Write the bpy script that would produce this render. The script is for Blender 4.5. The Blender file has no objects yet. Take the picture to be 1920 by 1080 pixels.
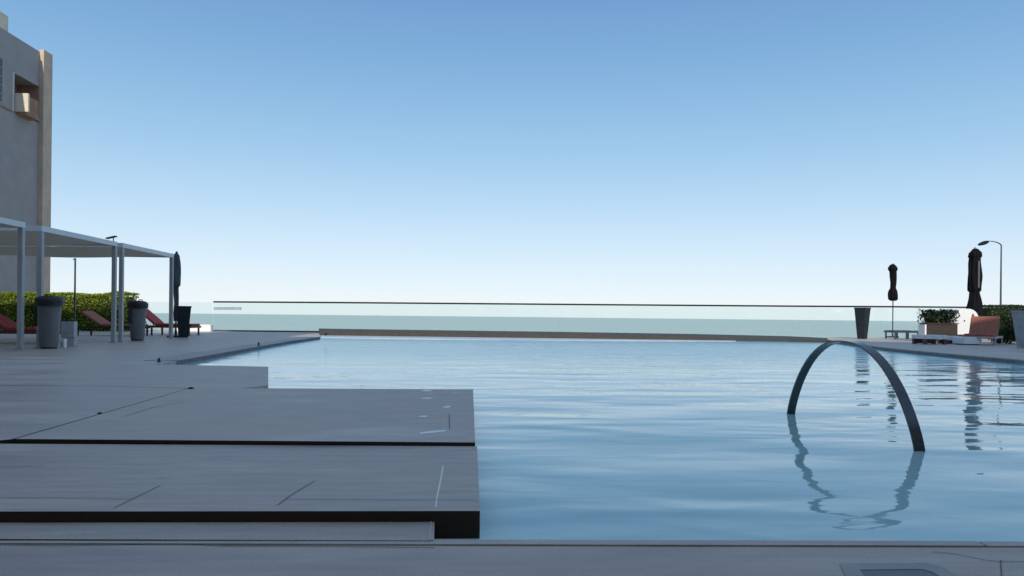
import bpy, math, random
from mathutils import Vector, noise
random.seed(7)
R = math.radians
C = bpy.context.scene.collection
scene = bpy.context.scene

# ------------------------------------------------------------------ camera
F = 1400.0            # focal length in pixels of a 1920 wide picture
CAMZ = 0.75
YAW = R(3.7)          # the camera looks a little to the right of the pool's long axis
ROLL = 0.0105
fwd = Vector((math.sin(YAW), math.cos(YAW), 0))
rgt0 = Vector((math.cos(YAW), -math.sin(YAW), 0))
UPW = Vector((0, 0, 1))
rgt = (rgt0 + UPW * ROLL).normalized()
up = rgt.cross(fwd).normalized()
cam_d = bpy.data.cameras.new('camera')
cam = bpy.data.objects.new('camera', cam_d); C.objects.link(cam)
from mathutils import Matrix
m = Matrix((rgt, up, -fwd)).transposed().to_4x4()
m.translation = (0, 0, CAMZ)
cam.matrix_world = m
cam_d.sensor_width = 36; cam_d.lens = F / 1920 * 36
cam_d.shift_y = 54 / 1920
cam_d.clip_start = 0.05; cam_d.clip_end = 60000
scene.camera = cam

# ------------------------------------------------------------------ sky and sun
SUN_EL, SUN_AZ = R(26), R(3.9)        # sun behind the camera, a touch to the left
w = bpy.data.worlds.new('World'); scene.world = w; w.use_nodes = True
nt = w.node_tree; nt.nodes.clear()
out = nt.nodes.new('ShaderNodeOutputWorld'); bg = nt.nodes.new('ShaderNodeBackground')
sky = nt.nodes.new('ShaderNodeTexSky'); sky.sky_type = 'NISHITA'; sky.sun_disc = False
sky.sun_elevation = SUN_EL; sky.sun_rotation = R(180) + SUN_AZ
sky.altitude = 0; sky.air_density = 1.0; sky.dust_density = 0.6; sky.ozone_density = 2.0
BGS = 0.12
tcw = nt.nodes.new('ShaderNodeTexCoord'); sx = nt.nodes.new('ShaderNodeSeparateXYZ'); nt.links.new(tcw.outputs['Generated'], sx.inputs[0])
rw = nt.nodes.new('ShaderNodeValToRGB'); els = rw.color_ramp.elements          # clear sea air: colour of the sky by height above the horizon
stops = [(0.0, (.76, .82, .87)), (.017, (.74, .81, .865)), (.067, (.61, .735, .85)), (.137, (.445, .625, .80)), (.205, (.315, .52, .73)),
         (.30, (.205, .40, .645)), (.39, (.145, .305, .56)), (.70, (.22, .34, .53)), (1.0, (.23, .34, .49))]
while len(els) < len(stops): els.new(.5)
for e, (p_, c_) in zip(els, stops): e.position = p_
for e, (p_, c_) in zip(els, stops): e.color = (*c_, 1)
nt.links.new(sx.outputs['Z'], rw.inputs[0])
sc_ = nt.nodes.new('ShaderNodeVectorMath'); sc_.operation = 'SCALE'; sc_.inputs['Scale'].default_value = 1 / BGS
nt.links.new(rw.outputs[0], sc_.inputs[0])
mxw = nt.nodes.new('ShaderNodeMix'); mxw.data_type = 'RGBA'; mxw.inputs[0].default_value = .9
nt.links.new(sky.outputs[0], mxw.inputs[6]); nt.links.new(sc_.outputs[0], mxw.inputs[7]); nt.links.new(mxw.outputs[2], bg.inputs[0])
nt.links.new(bg.outputs[0], out.inputs[0])
bg.inputs[1].default_value = BGS
sd = bpy.data.lights.new('sun', 'SUN'); sd.energy = 3.0; sd.angle = R(0.5); sd.color = (1.0, 0.92, 0.80)
so = bpy.data.objects.new('sun', sd); C.objects.link(so)
sdir = Vector((-math.sin(SUN_AZ) * math.cos(SUN_EL), -math.cos(SUN_AZ) * math.cos(SUN_EL), math.sin(SUN_EL)))
so.rotation_euler = (sdir).to_track_quat('Z', 'Y').to_euler()
so.location = (0, -20, 60)
scene.view_settings.view_transform = 'Standard'; scene.view_settings.look = 'None'
scene.view_settings.gamma = 1; scene.view_settings.exposure = 0.2
scene.render.engine = 'CYCLES'

# ------------------------------------------------------------------ helpers
def ray(px, py):
    return (fwd + rgt * ((px - 960) / F) + up * ((594 - py) / F))
def G(px, py, z=0.0):
    """point of the level z seen at that direction"""
    r = ray(px, py); t = (z - CAMZ) / r.z
    return Vector((r.x * t, r.y * t, z))
def at(px, D, z):
    """point at camera distance D, in the column px, at height z"""
    p = fwd * D + rgt * ((px - 960) / F) * D
    return Vector((p.x, p.y, z))

def tag(o, label=None, cat=None, group=None, kind=None):
    if label: o['label'] = label
    if cat: o['category'] = cat
    if group: o['group'] = group
    if kind: o['kind'] = kind
    return o
def thing(name, loc, label, cat, rz=0, group=None):
    o = bpy.data.objects.new(name, None); C.objects.link(o)
    o.empty_display_size = 0.2
    o.location = loc; o.rotation_euler = (0, 0, rz)
    return tag(o, label, cat, group)
def copy_thing(src, loc, rz, label):
    r = src.copy(); C.objects.link(r); r.location = loc; r.rotation_euler = (0, 0, rz); r['label'] = label
    for ch in list(src.children):
        c = ch.copy(); C.objects.link(c); c.parent = r
        for g in list(ch.children):
            d = g.copy(); C.objects.link(d); d.parent = c
    return r

class MB:
    def __init__(s): s.v = []; s.f = []; s.mi = []
    def add(s, vs, fs, mi=0):
        b = len(s.v); s.v += [tuple(v) for v in vs]
        for f in fs: s.f.append(tuple(i + b for i in f)); s.mi.append(mi)
    def box(s, x0, x1, y0, y1, z0, z1, mi=0, M=None, b=0.0):
        if b > 0:
            vs = []; 
            # chamfered box: octagon-ish rings
            xs = (x0, x0 + b, x1 - b, x1); ys = (y0, y0 + b, y1 - b, y1)
            def ring(z, i):
                return [(x0 + b + i, y0 + i, z), (x1 - b - i, y0 + i, z), (x1 - i, y0 + b + i, z), (x1 - i, y1 - b - i, z),
                        (x1 - b - i, y1 - i, z), (x0 + b + i, y1 - i, z), (x0 + i, y1 - b - i, z), (x0 + i, y0 + b + i, z)]
            rs = [ring(z0, b * .6), ring(z0 + b, 0), ring(z1 - b, 0), ring(z1, b * .6)]
            vs = [p for r in rs for p in r]; fs = []
            for k in range(3):
                for j in range(8): fs.append((k * 8 + j, k * 8 + (j + 1) % 8, (k + 1) * 8 + (j + 1) % 8, (k + 1) * 8 + j))
            fs.append(tuple(range(7, -1, -1))); fs.append(tuple(range(24, 32)))
        else:
            vs = [(x0, y0, z0), (x1, y0, z0), (x1, y1, z0), (x0, y1, z0), (x0, y0, z1), (x1, y0, z1), (x1, y1, z1), (x0, y1, z1)]
            fs = [(3, 2, 1, 0), (4, 5, 6, 7), (0, 1, 5, 4), (1, 2, 6, 5), (2, 3, 7, 6), (3, 0, 4, 7)]
        if M: vs = [M @ Vector(v) for v in vs]
        s.add(vs, fs, mi); return s
    def prism(s, poly, z0, z1, mi=0, side=None, b=0.0):
        """poly: list of (x,y) counter clockwise"""
        n = len(poly); A = sum(poly[i][0] * poly[(i + 1) % n][1] - poly[(i + 1) % n][0] * poly[i][1] for i in range(n))
        if A < 0: poly = poly[::-1]
        vs = [(p[0], p[1], z0) for p in poly] + [(p[0], p[1], z1) for p in poly]
        s.add(vs, [tuple(range(n, 2 * n))], mi)
        s.add(vs, [tuple(range(n - 1, -1, -1))] + [(i, (i + 1) % n, n + (i + 1) % n, n + i) for i in range(n)], mi if side is None else side)
        return s
    def strip(s, a, b, wd, z, mi=0):
        a = Vector((a[0], a[1], 0)); b = Vector((b[0], b[1], 0)); d = (b - a).normalized(); n = Vector((-d.y, d.x, 0)) * wd / 2
        s.add([(a - n)[:2] + (z,), (b - n)[:2] + (z,), (b + n)[:2] + (z,), (a + n)[:2] + (z,)], [(0, 1, 2, 3)], mi); return s
    def tube(s, pts, r, n=10, mi=0):
        pts = [Vector(p) for p in pts]; rs = r if isinstance(r, (list, tuple)) else [r] * len(pts)
        vs = []; fs = []; prev = None
        for i, p in enumerate(pts):
            d = (pts[min(i + 1, len(pts) - 1)] - pts[max(i - 1, 0)]).normalized()
            if prev is None:
                a = Vector((1, 0, 0)) if abs(d.x) < .9 else Vector((0, 1, 0)); u = d.cross(a).normalized()
            else: u = (prev - d * prev.dot(d)).normalized()
            prev = u; v = d.cross(u)
            for k in range(n):
                t = 2 * math.pi * k / n; vs.append(p + (u * math.cos(t) + v * math.sin(t)) * rs[i])
        for i in range(len(pts) - 1):
            for k in range(n): fs.append((i * n + k, i * n + (k + 1) % n, (i + 1) * n + (k + 1) % n, (i + 1) * n + k))
        fs.append(tuple(range(n - 1, -1, -1))); fs.append(tuple((len(pts) - 1) * n + k for k in range(n)))
        s.add(vs, fs, mi); return s
    def lathe(s, prof, n=28, mi=0, c=(0, 0), flute=None, cap=True):
        vs = []; fs = []
        for i, (r, z) in enumerate(prof):
            for k in range(n):
                t = 2 * math.pi * k / n
                q = r if flute is None else flute(r, z, t)
                vs.append((c[0] + q * math.cos(t), c[1] + q * math.sin(t), z))
        for i in range(len(prof) - 1):
            for k in range(n): fs.append((i * n + k, i * n + (k + 1) % n, (i + 1) * n + (k + 1) % n, (i + 1) * n + k))
        if cap:
            fs.append(tuple(range(n - 1, -1, -1))); fs.append(tuple((len(prof) - 1) * n + k for k in range(n)))
        s.add(vs, fs, mi); return s
    def build(s, name, mats, parent=None, smooth=False, angle=40):
        me = bpy.data.meshes.new(name); me.from_pydata(s.v, [], s.f)
        if not isinstance(mats, (list, tuple)): mats = [mats]
        for mm in mats: me.materials.append(mm)
        me.polygons.foreach_set('material_index', s.mi)
        me.validate(); me.update()
        if smooth:
            me.polygons.foreach_set('use_smooth', [True] * len(me.polygons))
            try: me.set_sharp_from_angle(angle=R(angle))
            except Exception: pass
        o = bpy.data.objects.new(name, me); C.objects.link(o)
        if parent: o.parent = parent
        return o

def mat(name, col, rough=0.6, metal=0.0, var=0.15, scale=6.0, stretch=(1, 1, 1), bump=0.0, bscale=40.0, spec=0.5, rvar=0.0,
        coat=0.0, trans=None, col2=None):
    mt = bpy.data.materials.new(name); mt.use_nodes = True
    t = mt.node_tree; N = t.nodes; L = t.links
    p = N['Principled BSDF']
    tc = N.new('ShaderNodeTexCoord'); mp = N.new('ShaderNodeMapping'); mp.inputs['Scale'].default_value = stretch
    L.new(tc.outputs['Object'], mp.inputs[0])
    nz = N.new('ShaderNodeTexNoise'); nz.inputs['Scale'].default_value = scale; nz.inputs['Detail'].default_value = 6
    L.new(mp.outputs[0], nz.inputs['Vector'])
    cr = N.new('ShaderNodeValToRGB')
    c1 = [max(0, c * (1 - var)) for c in col]; c2 = list(col2) if col2 else [min(1, c * (1 + var)) for c in col]
    cr.color_ramp.elements[0].position = .3; cr.color_ramp.elements[1].position = .7
    cr.color_ramp.elements[0].color = (*c1, 1); cr.color_ramp.elements[1].color = (*c2, 1)
    L.new(nz.outputs['Fac'], cr.inputs[0]); L.new(cr.outputs[0], p.inputs['Base Color'])
    p.inputs['Roughness'].default_value = rough; p.inputs['Metallic'].default_value = metal
    p.inputs['Specular IOR Level'].default_value = spec
    p.inputs['Coat Weight'].default_value = coat
    if rvar:
        mr = N.new('ShaderNodeMapRange'); mr.inputs[3].default_value = max(0, rough - rvar); mr.inputs[4].default_value = rough + rvar
        n2 = N.new('ShaderNodeTexNoise'); n2.inputs['Scale'].default_value = scale * .6; n2.inputs['Detail'].default_value = 4
        L.new(mp.outputs[0], n2.inputs['Vector']); L.new(n2.outputs['Fac'], mr.inputs[0]); L.new(mr.outputs[0], p.inputs['Roughness'])
    if bump:
        nb = N.new('ShaderNodeTexNoise'); nb.inputs['Scale'].default_value = bscale; nb.inputs['Detail'].default_value = 5
        L.new(mp.outputs[0], nb.inputs['Vector'])
        bp = N.new('ShaderNodeBump'); bp.inputs['Strength'].default_value = bump; bp.inputs['Distance'].default_value = 0.01
        L.new(nb.outputs['Fac'], bp.inputs['Height']); L.new(bp.outputs[0], p.inputs['Normal'])
    return mt

# ------------------------------------------------------------------ materials
def deck_mat(name, col):
    mt = bpy.data.materials.new(name); mt.use_nodes = True
    t = mt.node_tree; N = t.nodes; L = t.links; p = N['Principled BSDF']
    tc = N.new('ShaderNodeTexCoord')
    def nz(scale, st, det=6, rough=.55):
        mp = N.new('ShaderNodeMapping'); mp.inputs['Scale'].default_value = st; L.new(tc.outputs['Object'], mp.inputs[0])
        n = N.new('ShaderNodeTexNoise'); n.inputs['Scale'].default_value = scale; n.inputs['Detail'].default_value = det
        n.inputs['Roughness'].default_value = rough; L.new(mp.outputs[0], n.inputs['Vector']); return n
    a = nz(1.3, (.55, 1.6, 1)); b = nz(9, (.35, 2.2, 1)); c = nz(160, (1, 1, 1), 3)
    def mixc(fac, c1, c2):
        r = N.new('ShaderNodeValToRGB'); r.color_ramp.elements[0].position = .32; r.color_ramp.elements[1].position = .68
        r.color_ramp.elements[0].color = (*c1, 1); r.color_ramp.elements[1].color = (*c2, 1); L.new(fac, r.inputs[0]); return r.outputs[0]
    base = mixc(a.outputs['Fac'], [x * .67 * y for x, y in zip(col, (1.10, .96, 1.03))], [x * 1.12 for x in col])
    st = mixc(b.outputs['Fac'], (.86, .86, .87), (1.08, 1.08, 1.07)); gr = mixc(c.outputs['Fac'], (.84, .84, .84), (1.12, 1.12, 1.12))
    def mul(x, y):
        mx = N.new('ShaderNodeMix'); mx.data_type = 'RGBA'; mx.blend_type = 'MULTIPLY'; mx.inputs[0].default_value = 1
        L.new(x, mx.inputs[6]); L.new(y, mx.inputs[7]); return mx.outputs[2]
    L.new(mul(mul(base, st), gr), p.inputs['Base Color'])
    mr = N.new('ShaderNodeMapRange'); mr.inputs[1].default_value = .3; mr.inputs[2].default_value = .7
    mr.inputs[3].default_value = .34; mr.inputs[4].default_value = .74; L.new(a.outputs['Fac'], mr.inputs[0]); L.new(mr.outputs[0], p.inputs['Roughness'])
    bp = N.new('ShaderNodeBump'); bp.inputs['Strength'].default_value = .25; bp.inputs['Distance'].default_value = .003
    L.new(c.outputs['Fac'], bp.inputs['Height']); L.new(bp.outputs[0], p.inputs['Normal'])
    return mt
M = {}
M['deck'] = deck_mat('deck_stone', (.555, .465, .39))
M['deck_far'] = deck_mat('deck_stone_far', (.585, .495, .415))
M['cop2'] = deck_mat('coping_stone', (.40, .37, .34))
M['gap'] = mat('dark_joint', (.035, .03, .03), .8, spec=.2)
M['joint'] = mat('joint_line', (.16, .155, .15), .8)
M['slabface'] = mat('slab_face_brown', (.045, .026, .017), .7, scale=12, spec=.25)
M['kerb'] = mat('brown_kerb', (.055, .05, .046), .8, scale=9, bump=.3)
M['sky_mirror'] = mat('pale_sky_mirror', (.58, .62, .66), .35, scale=3)
M['mark'] = mat('white_scuff', (.98, .88, .80), .5)
M['smear'] = mat('pale_smear', (.58, .54, .48), .5)
M['stud'] = mat('black_fitting', (.015, .015, .018), .45)
M['steel'] = mat('brushed_steel', (.11, .115, .12), .20, metal=.85, scale=3, stretch=(1, 1, 8), rvar=.08)
M['rail'] = mat('rail_dark', (.006, .010, .014), .6, spec=.2)
M['post'] = mat('aluminium_post', (.46, .45, .44), .5, metal=0, var=.05)
M['beam'] = mat('pergola_beam', (.80, .78, .76), .5, var=.04)
M['white'] = mat('white_metal', (.8, .8, .8), .4, var=.04)
M['whitepl'] = mat('white_plastic', (.82, .83, .84), .3, var=.03)
M['fabric'] = mat('canopy_fabric', (.74, .68, .60), .8, var=.08, scale=2, bump=.1)
_t = M['fabric'].node_tree; _p = _t.nodes['Principled BSDF']; _tr = _t.nodes.new('ShaderNodeBsdfTranslucent'); _tr.inputs[0].default_value = (.80, .70, .58, 1)
_m = _t.nodes.new('ShaderNodeMixShader'); _m.inputs[0].default_value = .5
_t.links.new(_p.outputs[0], _m.inputs[1]); _t.links.new(_tr.outputs[0], _m.inputs[2]); _t.links.new(_m.outputs[0], _t.nodes['Material Output'].inputs[0])
M['bin'] = mat('bin_grey', (.17, .172, .178), .5, scale=4, bump=.05)
M['lid'] = mat('bin_lid_black', (.018, .018, .02), .4)
M['planter'] = mat('planter_grey', (.40, .41, .42), .55, scale=5)
M['planter_d'] = mat('planter_dark', (.018, .026, .032), .6, spec=.25, scale=5)
M['soil'] = mat('soil', (.05, .035, .025), .95, scale=30)
M['red'] = mat('red_fabric', (.42, .065, .06), .85, scale=12, bump=.15)
M['orange'] = mat('orange_fabric', (.38, .13, .085), .85, scale=12, bump=.15)
M['maroon'] = mat('maroon_frame', (.12, .035, .035), .5)
M['darkframe'] = mat('dark_frame', (.05, .055, .065), .45, metal=.3)
M['black'] = mat('black_canvas', (.007, .007, .009), .9, scale=20, spec=.15, bump=.25, bscale=15)
M['greyc'] = mat('grey_canvas', (.10, .105, .12), .85, scale=20, bump=.25, bscale=15)
M['pole'] = mat('umbrella_pole', (.10, .11, .12), .35, metal=.7)
M['wood'] = mat('brown_box', (.034, .024, .019), .7, scale=3, stretch=(1, 1, 12), var=.3, bump=.3)
M['bwall'] = mat('render_wall_grey', (.36, .34, .34), .9, scale=1.2, var=.06, bump=.1)
M['btan'] = mat('render_tan', (.58, .45, .34), .9, scale=1.5, var=.12, bump=.1)
M['bbrown'] = mat('render_brown', (.33, .20, .13), .9, scale=2.5, var=.25)
M['bcream'] = mat('render_cream', (.72, .63, .48), .9, scale=2.5, var=.08)
M['win'] = mat('window_glass_dark', (.05, .06, .08), .1)
M['hotel'] = mat('hotel_render', (.7, .68, .64), .9, scale=1.0, var=.06)
M['ground'] = mat('ground_sand', (.36, .32, .26), .95, scale=.5, var=.2, bump=.3, bscale=3)

def leaf_mat(name, c1, c2):
    mt = bpy.data.materials.new(name); mt.use_nodes = True
    t = mt.node_tree; N = t.nodes; L = t.links; p = N['Principled BSDF']
    g = N.new('ShaderNodeNewGeometry'); cr = N.new('ShaderNodeValToRGB')
    cr.color_ramp.elements[0].color = (*c1, 1); cr.color_ramp.elements[1].color = (*c2, 1)
    L.new(g.outputs['Random Per Island'], cr.inputs[0]); L.new(cr.outputs[0], p.inputs['Base Color'])
    p.inputs['Roughness'].default_value = .55
    tr = N.new('ShaderNodeBsdfTranslucent'); L.new(cr.outputs[0], tr.inputs[0])
    mx = N.new('ShaderNodeMixShader'); mx.inputs[0].default_value = .35
    L.new(p.outputs[0], mx.inputs[1]); L.new(tr.outputs[0], mx.inputs[2]); L.new(mx.outputs[0], N['Material Output'].inputs[0])
    return mt
M['leaf'] = leaf_mat('hedge_leaves', (.12, .17, .012), (.46, .54, .035))
M['leaf_d'] = leaf_mat('dull_leaves', (.02, .045, .018), (.065, .10, .03))
M['leaf_k'] = leaf_mat('dark_leaves', (.01, .022, .015), (.04, .07, .035))
M['core'] = mat('hedge_core', (.02, .03, .01), .95, scale=8, var=.4)
M['bark'] = mat('bark', (.09, .06, .04), .9, scale=20)

# glass
gm = bpy.data.materials.new('railing_glass'); gm.use_nodes = True
t = gm.node_tree; t.nodes.clear(); N = t.nodes; L = t.links
o_ = N.new('ShaderNodeOutputMaterial'); tb = N.new('ShaderNodeBsdfTransparent'); tb.inputs[0].default_value = (.928, .972, .965, 1)
gl = N.new('ShaderNodeBsdfGlossy'); gl.inputs['Roughness'].default_value = .02; gl.inputs[0].default_value = (.9, 1, 1, 1)
fr = N.new('ShaderNodeFresnel'); fr.inputs[0].default_value = 1.3
mx = N.new('ShaderNodeMixShader'); L.new(fr.outputs[0], mx.inputs[0]); L.new(tb.outputs[0], mx.inputs[1]); L.new(gl.outputs[0], mx.inputs[2]); L.new(mx.outputs[0], o_.inputs[0])
M['glass'] = gm
gm2 = gm.copy(); gm2.name = 'reflection_film'
M['reflection'] = mat('grey_reflection', (.30, .38, .42), .6)

def water_mat(name, col, waves, spec=.5, rough=.03, col2=None, calm=False):
    """waves: list of (scale, stretch xyz, height); heights are summed, then faded where the water lies calm"""
    mt = bpy.data.materials.new(name); mt.use_nodes = True
    t = mt.node_tree; N = t.nodes; L = t.links; p = N['Principled BSDF']
    tc = N.new('ShaderNodeTexCoord'); tot = None
    def math_(op, a, b):
        m_ = N.new('ShaderNodeMath'); m_.operation = op
        for k, v in enumerate((a, b)):
            if isinstance(v, (int, float)): m_.inputs[k].default_value = v
            else: L.new(v, m_.inputs[k])
        return m_.outputs[0]
    sp = N.new('ShaderNodeSeparateXYZ'); L.new(tc.outputs['Object'], sp.inputs[0])
    if calm:
        def mr(src, a, b, c, d):
            r = N.new('ShaderNodeMapRange'); r.interpolation_type = 'SMOOTHSTEP'
            for k, v in enumerate((a, b, c, d)): r.inputs[k + 1].default_value = v
            L.new(src, r.inputs[0]); return r.outputs[0]
        mx_ = mr(sp.outputs['X'], -4, 2.5, .25, 1.0)
        far = math_('MULTIPLY', mr(sp.outputs['Y'], 9, 17, 0.0, 1.0), mr(sp.outputs['X'], -1, 5, .25, 1.0))
        pn_ = N.new('ShaderNodeTexNoise'); pn_.inputs['Scale'].default_value = .45; pn_.inputs['Detail'].default_value = 2
        L.new(tc.outputs['Object'], pn_.inputs['Vector']); patch = mr(pn_.outputs['Fac'], .35, .65, .45, 1.25)
    for i, (sc, st, h) in enumerate(waves):
        mp = N.new('ShaderNodeMapping'); mp.inputs['Scale'].default_value = st; mp.inputs['Rotation'].default_value = (0, 0, R(7 * (-1) ** i)); mp.inputs['Location'].default_value = (3.1 * i, 1.7 * i, 0)
        L.new(tc.outputs['Object'], mp.inputs[0])
        n = N.new('ShaderNodeTexNoise'); n.inputs['Scale'].default_value = sc; n.inputs['Detail'].default_value = 1.5; n.inputs['Roughness'].default_value = .4
        n.inputs['Distortion'].default_value = .5
        L.new(mp.outputs[0], n.inputs['Vector'])
        v = math_('MULTIPLY', n.outputs['Fac'], h)
        if calm and i == 1: v = math_('MULTIPLY', v, math_('ADD', patch, math_('MULTIPLY', far, 3.0)))
        tot = v if tot is None else math_('ADD', tot, v)
    if calm: tot = math_('MULTIPLY', tot, mx_)
    bp = N.new('ShaderNodeBump'); bp.inputs['Strength'].default_value = 1; bp.inputs['Distance'].default_value = 1
    L.new(tot, bp.inputs['Height']); L.new(bp.outputs[0], p.inputs['Normal'])
    nz = N.new('ShaderNodeTexNoise'); nz.inputs['Scale'].default_value = .35; nz.inputs['Detail'].default_value = 3; L.new(tc.outputs['Object'], nz.inputs['Vector'])
    cr = N.new('ShaderNodeValToRGB'); cr.color_ramp.elements[0].position = .35; cr.color_ramp.elements[1].position = .65
    cr.color_ramp.elements[0].color = (*col, 1); cr.color_ramp.elements[1].color = (*(col2 or col), 1)
    L.new(nz.outputs['Fac'], cr.inputs[0]); L.new(cr.outputs[0], p.inputs['Base Color'])
    if calm:      # turquoise painted in far out: sky mirrored by chop, plus water body colour
        tq = N.new('ShaderNodeMix'); tq.data_type = 'RGBA'; tq.inputs[7].default_value = (.15, .54, .68, 1)
        L.new(cr.outputs[0], tq.inputs[6]); L.new(mr(sp.outputs['Y'], 7, 14, 0, 1), tq.inputs[0]); L.new(tq.outputs[2], p.inputs['Base Color'])
    p.inputs['Roughness'].default_value = rough
    if calm: L.new(mr(sp.outputs['Y'], 8, 16, .03, .16), p.inputs['Roughness'])     # fine chop far out
    p.inputs['IOR'].default_value = 1.33
    p.inputs['Specular IOR Level'].default_value = spec
    return mt
M['water'] = water_mat('pool_water', (.41, .60, .60), [(1.1, (.5, 1.2, 1), .036), (3.6, (.55, 1.2, 1), .0055), (11, (.6, 1.2, 1), .0006)], col2=(.45, .66, .66), calm=True)
M['sea'] = water_mat('sea_water', (.45, .48, .36), [(.25, (.4, 1, 1), .10), (1.2, (.5, 1, 1), .015)], rough=.25, spec=.5, col2=(.49, .51, .37))

def S(o, bev=0):
    if bev:
        md = o.modifiers.new('edge', 'BEVEL'); md.width = bev; md.segments = 2; md.limit_method = 'ANGLE'; md.angle_limit = R(50)
    return tag(o, kind='structure')

# ------------------------------------------------------------------ setting
ground = MB()
ground.add([(-400, -300, -1.2), (400, -300, -1.2), (400, 62, -1.2), (-400, 62, -1.2), (400, 90, -8), (-400, 90, -8)], [(0, 1, 2, 3), (3, 2, 4, 5)])
S(ground.build('ground', M['ground']))
sea = MB(); sea.add([(-30000, 70, -6), (30000, 70, -6), (30000, 45000, -6), (-30000, 45000, -6)], [(0, 1, 2, 3)])
S(sea.build('sea', M['sea']))

def ext(a, b, k):       # point beyond b on the line a->b, k metres further
    d = (b - a).normalized(); return b + d * k
def P2(v): return (v[0], v[1])

# near deck
zN = .05
e0, e1 = G(900, 1014, zN), G(1920, 1017, zN)
dN = (e1 - e0).normalized(); nN = Vector((dN.y, -dN.x, 0))   # toward the camera
eL, eR = e0 - dN * 30, e1 + dN * 30
cw = (G(1200, 1015, zN) - G(1200, 1023.5, zN)).length
near = MB()
a_, b_ = eL + nN * (cw + .006), eR + nN * (cw + .006)
near.prism([P2(a_), P2(b_), P2(b_ + nN * 12), P2(a_ + nN * 12)], -1.0, zN)
# crack and panel lines
for pl in ([(1748, 1034), (1785, 1037), (1820, 1044), (1850, 1050), (1872, 1052), (1960, 1053)], [(1876, 1050), (1879, 1100)]):
    pts = [G(x, y, zN + .002) for x, y in pl]
    for q0, q1 in zip(pts[:-1], pts[1:]): near.strip(q0, q1, .0035, zN + .002, 1)
for pl in ([(0, 1021), (120, 1023), (330, 1018), (420, 1023), (620, 1024), (815, 1026)],):
    pts = [G(x, y, zN + .002) for x, y in pl]
    for q0, q1 in zip(pts[:-1], pts[1:]): near.strip(q0, q1, .004, zN + .002, 1)
S(near.build('near_deck', [M['deck'], M['joint']]))
cop = MB()
xj = (G(1828, 1015, zN) - e0).dot(dN)
cop.prism([P2(eL), P2(e0 + dN * (xj - .004)), P2(e0 + dN * (xj - .004) + nN * cw), P2(eL + nN * cw)], -.2, zN + .004)
cop.prism([P2(e0 + dN * (xj + .004)), P2(eR), P2(eR + nN * cw), P2(e0 + dN * (xj + .004) + nN * cw)], -.2, zN + .003)
S(cop.build('pool_coping', [M['deck']]), .004)
under = MB(); under.prism([P2(eL + nN * .01), P2(eR + nN * .01), P2(eR + nN * (cw + .05)), P2(eL + nN * (cw + .05))], -1, zN - .02)
S(under.build('deck_footing', M['gap']))

# platforms at the left, running into the pool
zB = .093       # front platform
fr_, br_ = G(900, 958, zB), G(894.5, 838, zB)
fl_ = G(0, 959, zB); fl_ = ext(fr_, fl_, 12); bl_ = G(0, 833, zB); bl_ = ext(br_, bl_, 12)
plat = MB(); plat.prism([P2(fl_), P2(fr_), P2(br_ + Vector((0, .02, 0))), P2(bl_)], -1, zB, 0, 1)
def lines(mb, pls, z, wd, mi):
    for pl in pls:
        pts = [G(x, y, z) for x, y in pl]
        for q0, q1 in zip(pts[:-1], pts[1:]): mb.strip(q0, q1, wd, z, mi)
lines(plat, [[(-400, 931), (0, 933), (120, 933), (245, 935)], [(214, 952), (240, 939), (252, 933), (300, 910)], [(533, 935), (700, 936), (895, 937)], [(520, 947), (545, 928), (590, 901)], [(-300, 876), (0, 875), (86, 873)], [(292, 897), (318, 895)], [(115, 874), (128, 872)]], zB + .002, .0035, 2)
lines(plat, [[(-300, 894), (0, 893.5), (86, 892)]], zB + .002, .003, 4)
lines(plat, [[(831, 873), (825, 905), (819, 935), (817, 951)]], zB + .001, .0055, 3)
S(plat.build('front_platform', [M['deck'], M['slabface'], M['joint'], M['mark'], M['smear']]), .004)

# low step in front of the left part of the platform
zS = .057
sr = at(815, 1, 0)
s_b = fr_ + (fl_ - fr_).normalized() * ((fr_ - G(815, 959, zB)).length)
s_bl = fl_ + Vector((0, -.002, 0)); s_b = s_b + Vector((0, -.002, 0))
s_f = G(813, 1013, zS)
stp = MB(); stp.prism([P2(s_bl), P2(s_b), P2(s_f), P2(s_f - dN * 14)], zN - .3, zS)
stp.strip(s_b + Vector((-.012, 0, 0)), s_f + Vector((-.012, 0, 0)), .006, zS + .002, 1)
S(stp.build('low_step', [M['deck'], M['smear']]), .004)

zA = .112      # rear platform
f2 = G(891, 829.5, zA); b2 = G(887, 730, zA); gj = G(358, 727.5, zA); gk = G(30, 822, zA)
f2l = G(28, 823, zA)
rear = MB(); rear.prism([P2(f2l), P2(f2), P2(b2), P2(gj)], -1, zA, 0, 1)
lines(rear, [[(230, 781), (290, 763), (345, 753)], [(842, 776), (843, 803)]], zA + .002, .005, 2)
lines(rear, [[(500, 770), (700, 771), (880, 770)]], zA + .002, .004, 4)
for (x0, x1, y0, y1, sk) in ((788, 812, 731, 734, 0), (789, 812, 745.5, 748.2, 3), (829, 846, 761.5, 764.6, 4), (783, 804, 779.5, 782.2, 4), (787, 836, 808, 811, -3)):
    xm = (x0 + x1) / 2; ym = (y0 + y1) / 2
    ring = [(x0, ym + 1), (x0 + (x1 - x0) * .3, y0), (xm + sk, y0 - .6), (x1, ym - 1 ), (x1 - (x1 - x0) * .3, y1 - .3), (xm - sk, y1)]
    if x0 == 787: ring = [(786, 811), (812, 807.5), (835, 806), (837, 808.8), (812, 811.5), (788, 814)]
    vs = [G(x, y, zA + .001) for x, y in ring][::-1]; rear.add(vs, [tuple(range(len(vs)))], 3)
for (x, y, a, b) in ((812, 797, 4, 1), (820, 801, 6, 1), (806, 738, 9, 1.3), (853, 737, 5, 2)):
    vs = [G(x + a * math.cos(q), y + b * math.sin(q), zA + .001) for q in [k * math.pi / 4 for k in range(8)]]; rear.add(vs, [tuple(range(7, -1, -1))], 4)
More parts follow.
